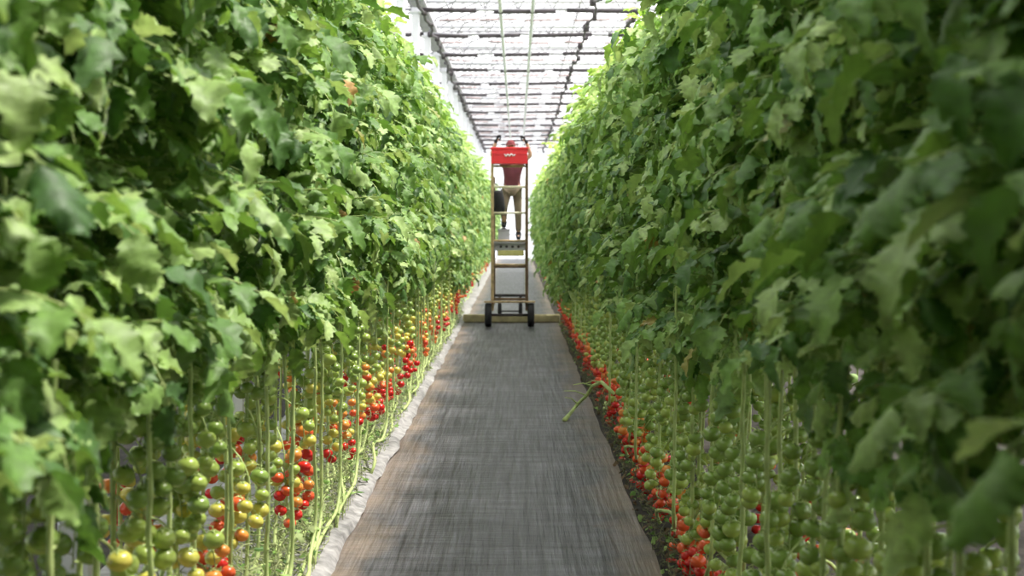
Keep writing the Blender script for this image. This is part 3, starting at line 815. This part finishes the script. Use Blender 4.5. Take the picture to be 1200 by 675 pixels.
# gloved hands: palm, four fingers and a thumb, closed around the overhead wire
for s, q in arm.items():
    wr = np.array(q[2]); pa = np.array(q[3]); u = nrm(pa - wr); sd = nrm(np.array([1.,.35*s,0])); fw = np.array([0,-1.,0.])
    G = {'w0': (tuple(wr - u*.03), .036), 'w': (tuple(wr), .034), 'p': (tuple(wr + u*.055), (.044,.022)), 'q': (tuple(wr+u*.085), (.044,.02))}
    GE = [('w0','w'),('w','p'),('p','q')]
    skinned('glove', G, GE, M['black_cloth'], w)
    gl = [o for o in w.children if o.name.startswith('glove')][-1]
    for k in range(4):
        b0 = wr + u*.085 + sd*(k-1.5)*.021; l = (.034,.04,.037,.03)[k]
        FJ = {'0': (tuple(b0 - u*.01), .0105), '1': (tuple(b0 + u*l*.9), .010), '2': (tuple(b0 + u*(l*1.3) + fw*.022), .009), '3': (tuple(b0 + u*l*.9 + fw*.038), .008)}
        skinned('finger', FJ, [('0','1'),('1','2'),('2','3')], M['black_cloth'], gl, 1)
    b0 = wr + u*.03 - sd*s*.034
    skinned('thumb', {'0': (tuple(b0 + sd*s*.01), .012), '1': (tuple(b0 - sd*s*.02 + u*.03), .011), '2': (tuple(b0 - sd*s*.018 + u*.058 + fw*.018), .009)}, [('0','1'),('1','2')], M['black_cloth'], gl, 1)
# cap: dome, peak
mb = MB(); V = []; F = []; nU, nV = 18, 7
for j in range(nV+1):
    th = (PI/2)*j/nV
    for k in range(nU):
        a = 2*PI*k/nU; V.append((-.02 + .083*math.cos(a)*math.cos(th), -.02 + .104*math.sin(a)*math.cos(th), 1.685 + .09*math.sin(th)))
for j in range(nV):
    for k in range(nU): F.append((j*nU+k, j*nU+(k+1) % nU, j*nU+nU+(k+1) % nU, j*nU+nU+k))
mb.add(V, F); cp = part('cap', mb, M['cap'], w)
mb = MB(); V = []; F = []
for i in range(9):
    a = PI*1.15 + (PI*.7)*i/8
    for zz, rr in ((.0,.0),(-.012,.075)):
        V.append((-.02 + (.083+rr*.6)*math.cos(a), -.02 + (.104+rr)*math.sin(a), 1.69+zz)); V.append((-.02 + (.083+rr*.6)*math.cos(a), -.02 + (.104+rr)*math.sin(a), 1.684+zz))
for i in range(8):
    b = i*4; F += [(b,b+2,b+6,b+4),(b+1,b+5,b+7,b+3),(b+2,b+3,b+7,b+6)]
mb.add(V, F); part('peak', mb, M['cap'], cp)
mb = MB(); V = []; F = []
for j in range(4):
    for k in range(12):
        a = PI*.05 + PI*.9*k/11; V.append((-.02+.080*math.cos(a), -.02+.100*math.sin(a), 1.70-.035*j))
for j in range(3):
    for k in range(11): F.append((j*12+k, j*12+k+1, j*12+13+k, j*12+12+k))
mb.add(V, F); part('hair', mb, M['hair'], w)

# ------------------------------------------------------------------ light, camera
wd = bpy.data.worlds.new('sky'); scene.world = wd; wd.use_nodes = True
bg = wd.node_tree.nodes['Background']; bg.inputs[0].default_value = (.90,.95,1,1); bg.inputs[1].default_value = .95
sl = bpy.data.lights.new('sun', 'SUN'); sl.energy = 8.0; sl.angle = math.radians(6); sl.color = (1,.95,.86)
so = bpy.data.objects.new('sun', sl); COL.objects.link(so)
sd = Vector((.42,.12,.90)).normalized(); so.rotation_euler = sd.to_track_quat('Z','Y').to_euler()

cam = bpy.data.cameras.new('camera'); co = bpy.data.objects.new('camera', cam); COL.objects.link(co)
cam.sensor_width = 36; cam.lens = 48; cam.clip_start = .05; cam.clip_end = 300
co.location = (0, 0, 1.75)
co.rotation_euler = (PI/2 - math.atan(75.5/1600), 0, math.atan(6/1600))
cam.dof.use_dof = True; cam.dof.focus_distance = 8.5; cam.dof.aperture_fstop = 3.2
scene.camera = co
vs = scene.view_settings; vs.view_transform = 'Standard'; vs.look = 'None'; vs.gamma = 1; vs.use_curve_mapping = False; vs.exposure = .8
scene.cycles.use_denoising = True
scene.cycles.max_bounces = 8; scene.cycles.diffuse_bounces = 5; scene.cycles.transmission_bounces = 6; scene.cycles.transparent_max_bounces = 16
scene.cycles.sample_clamp_indirect = 6
print('plants', count['n'], 'objects', len(scene.objects))
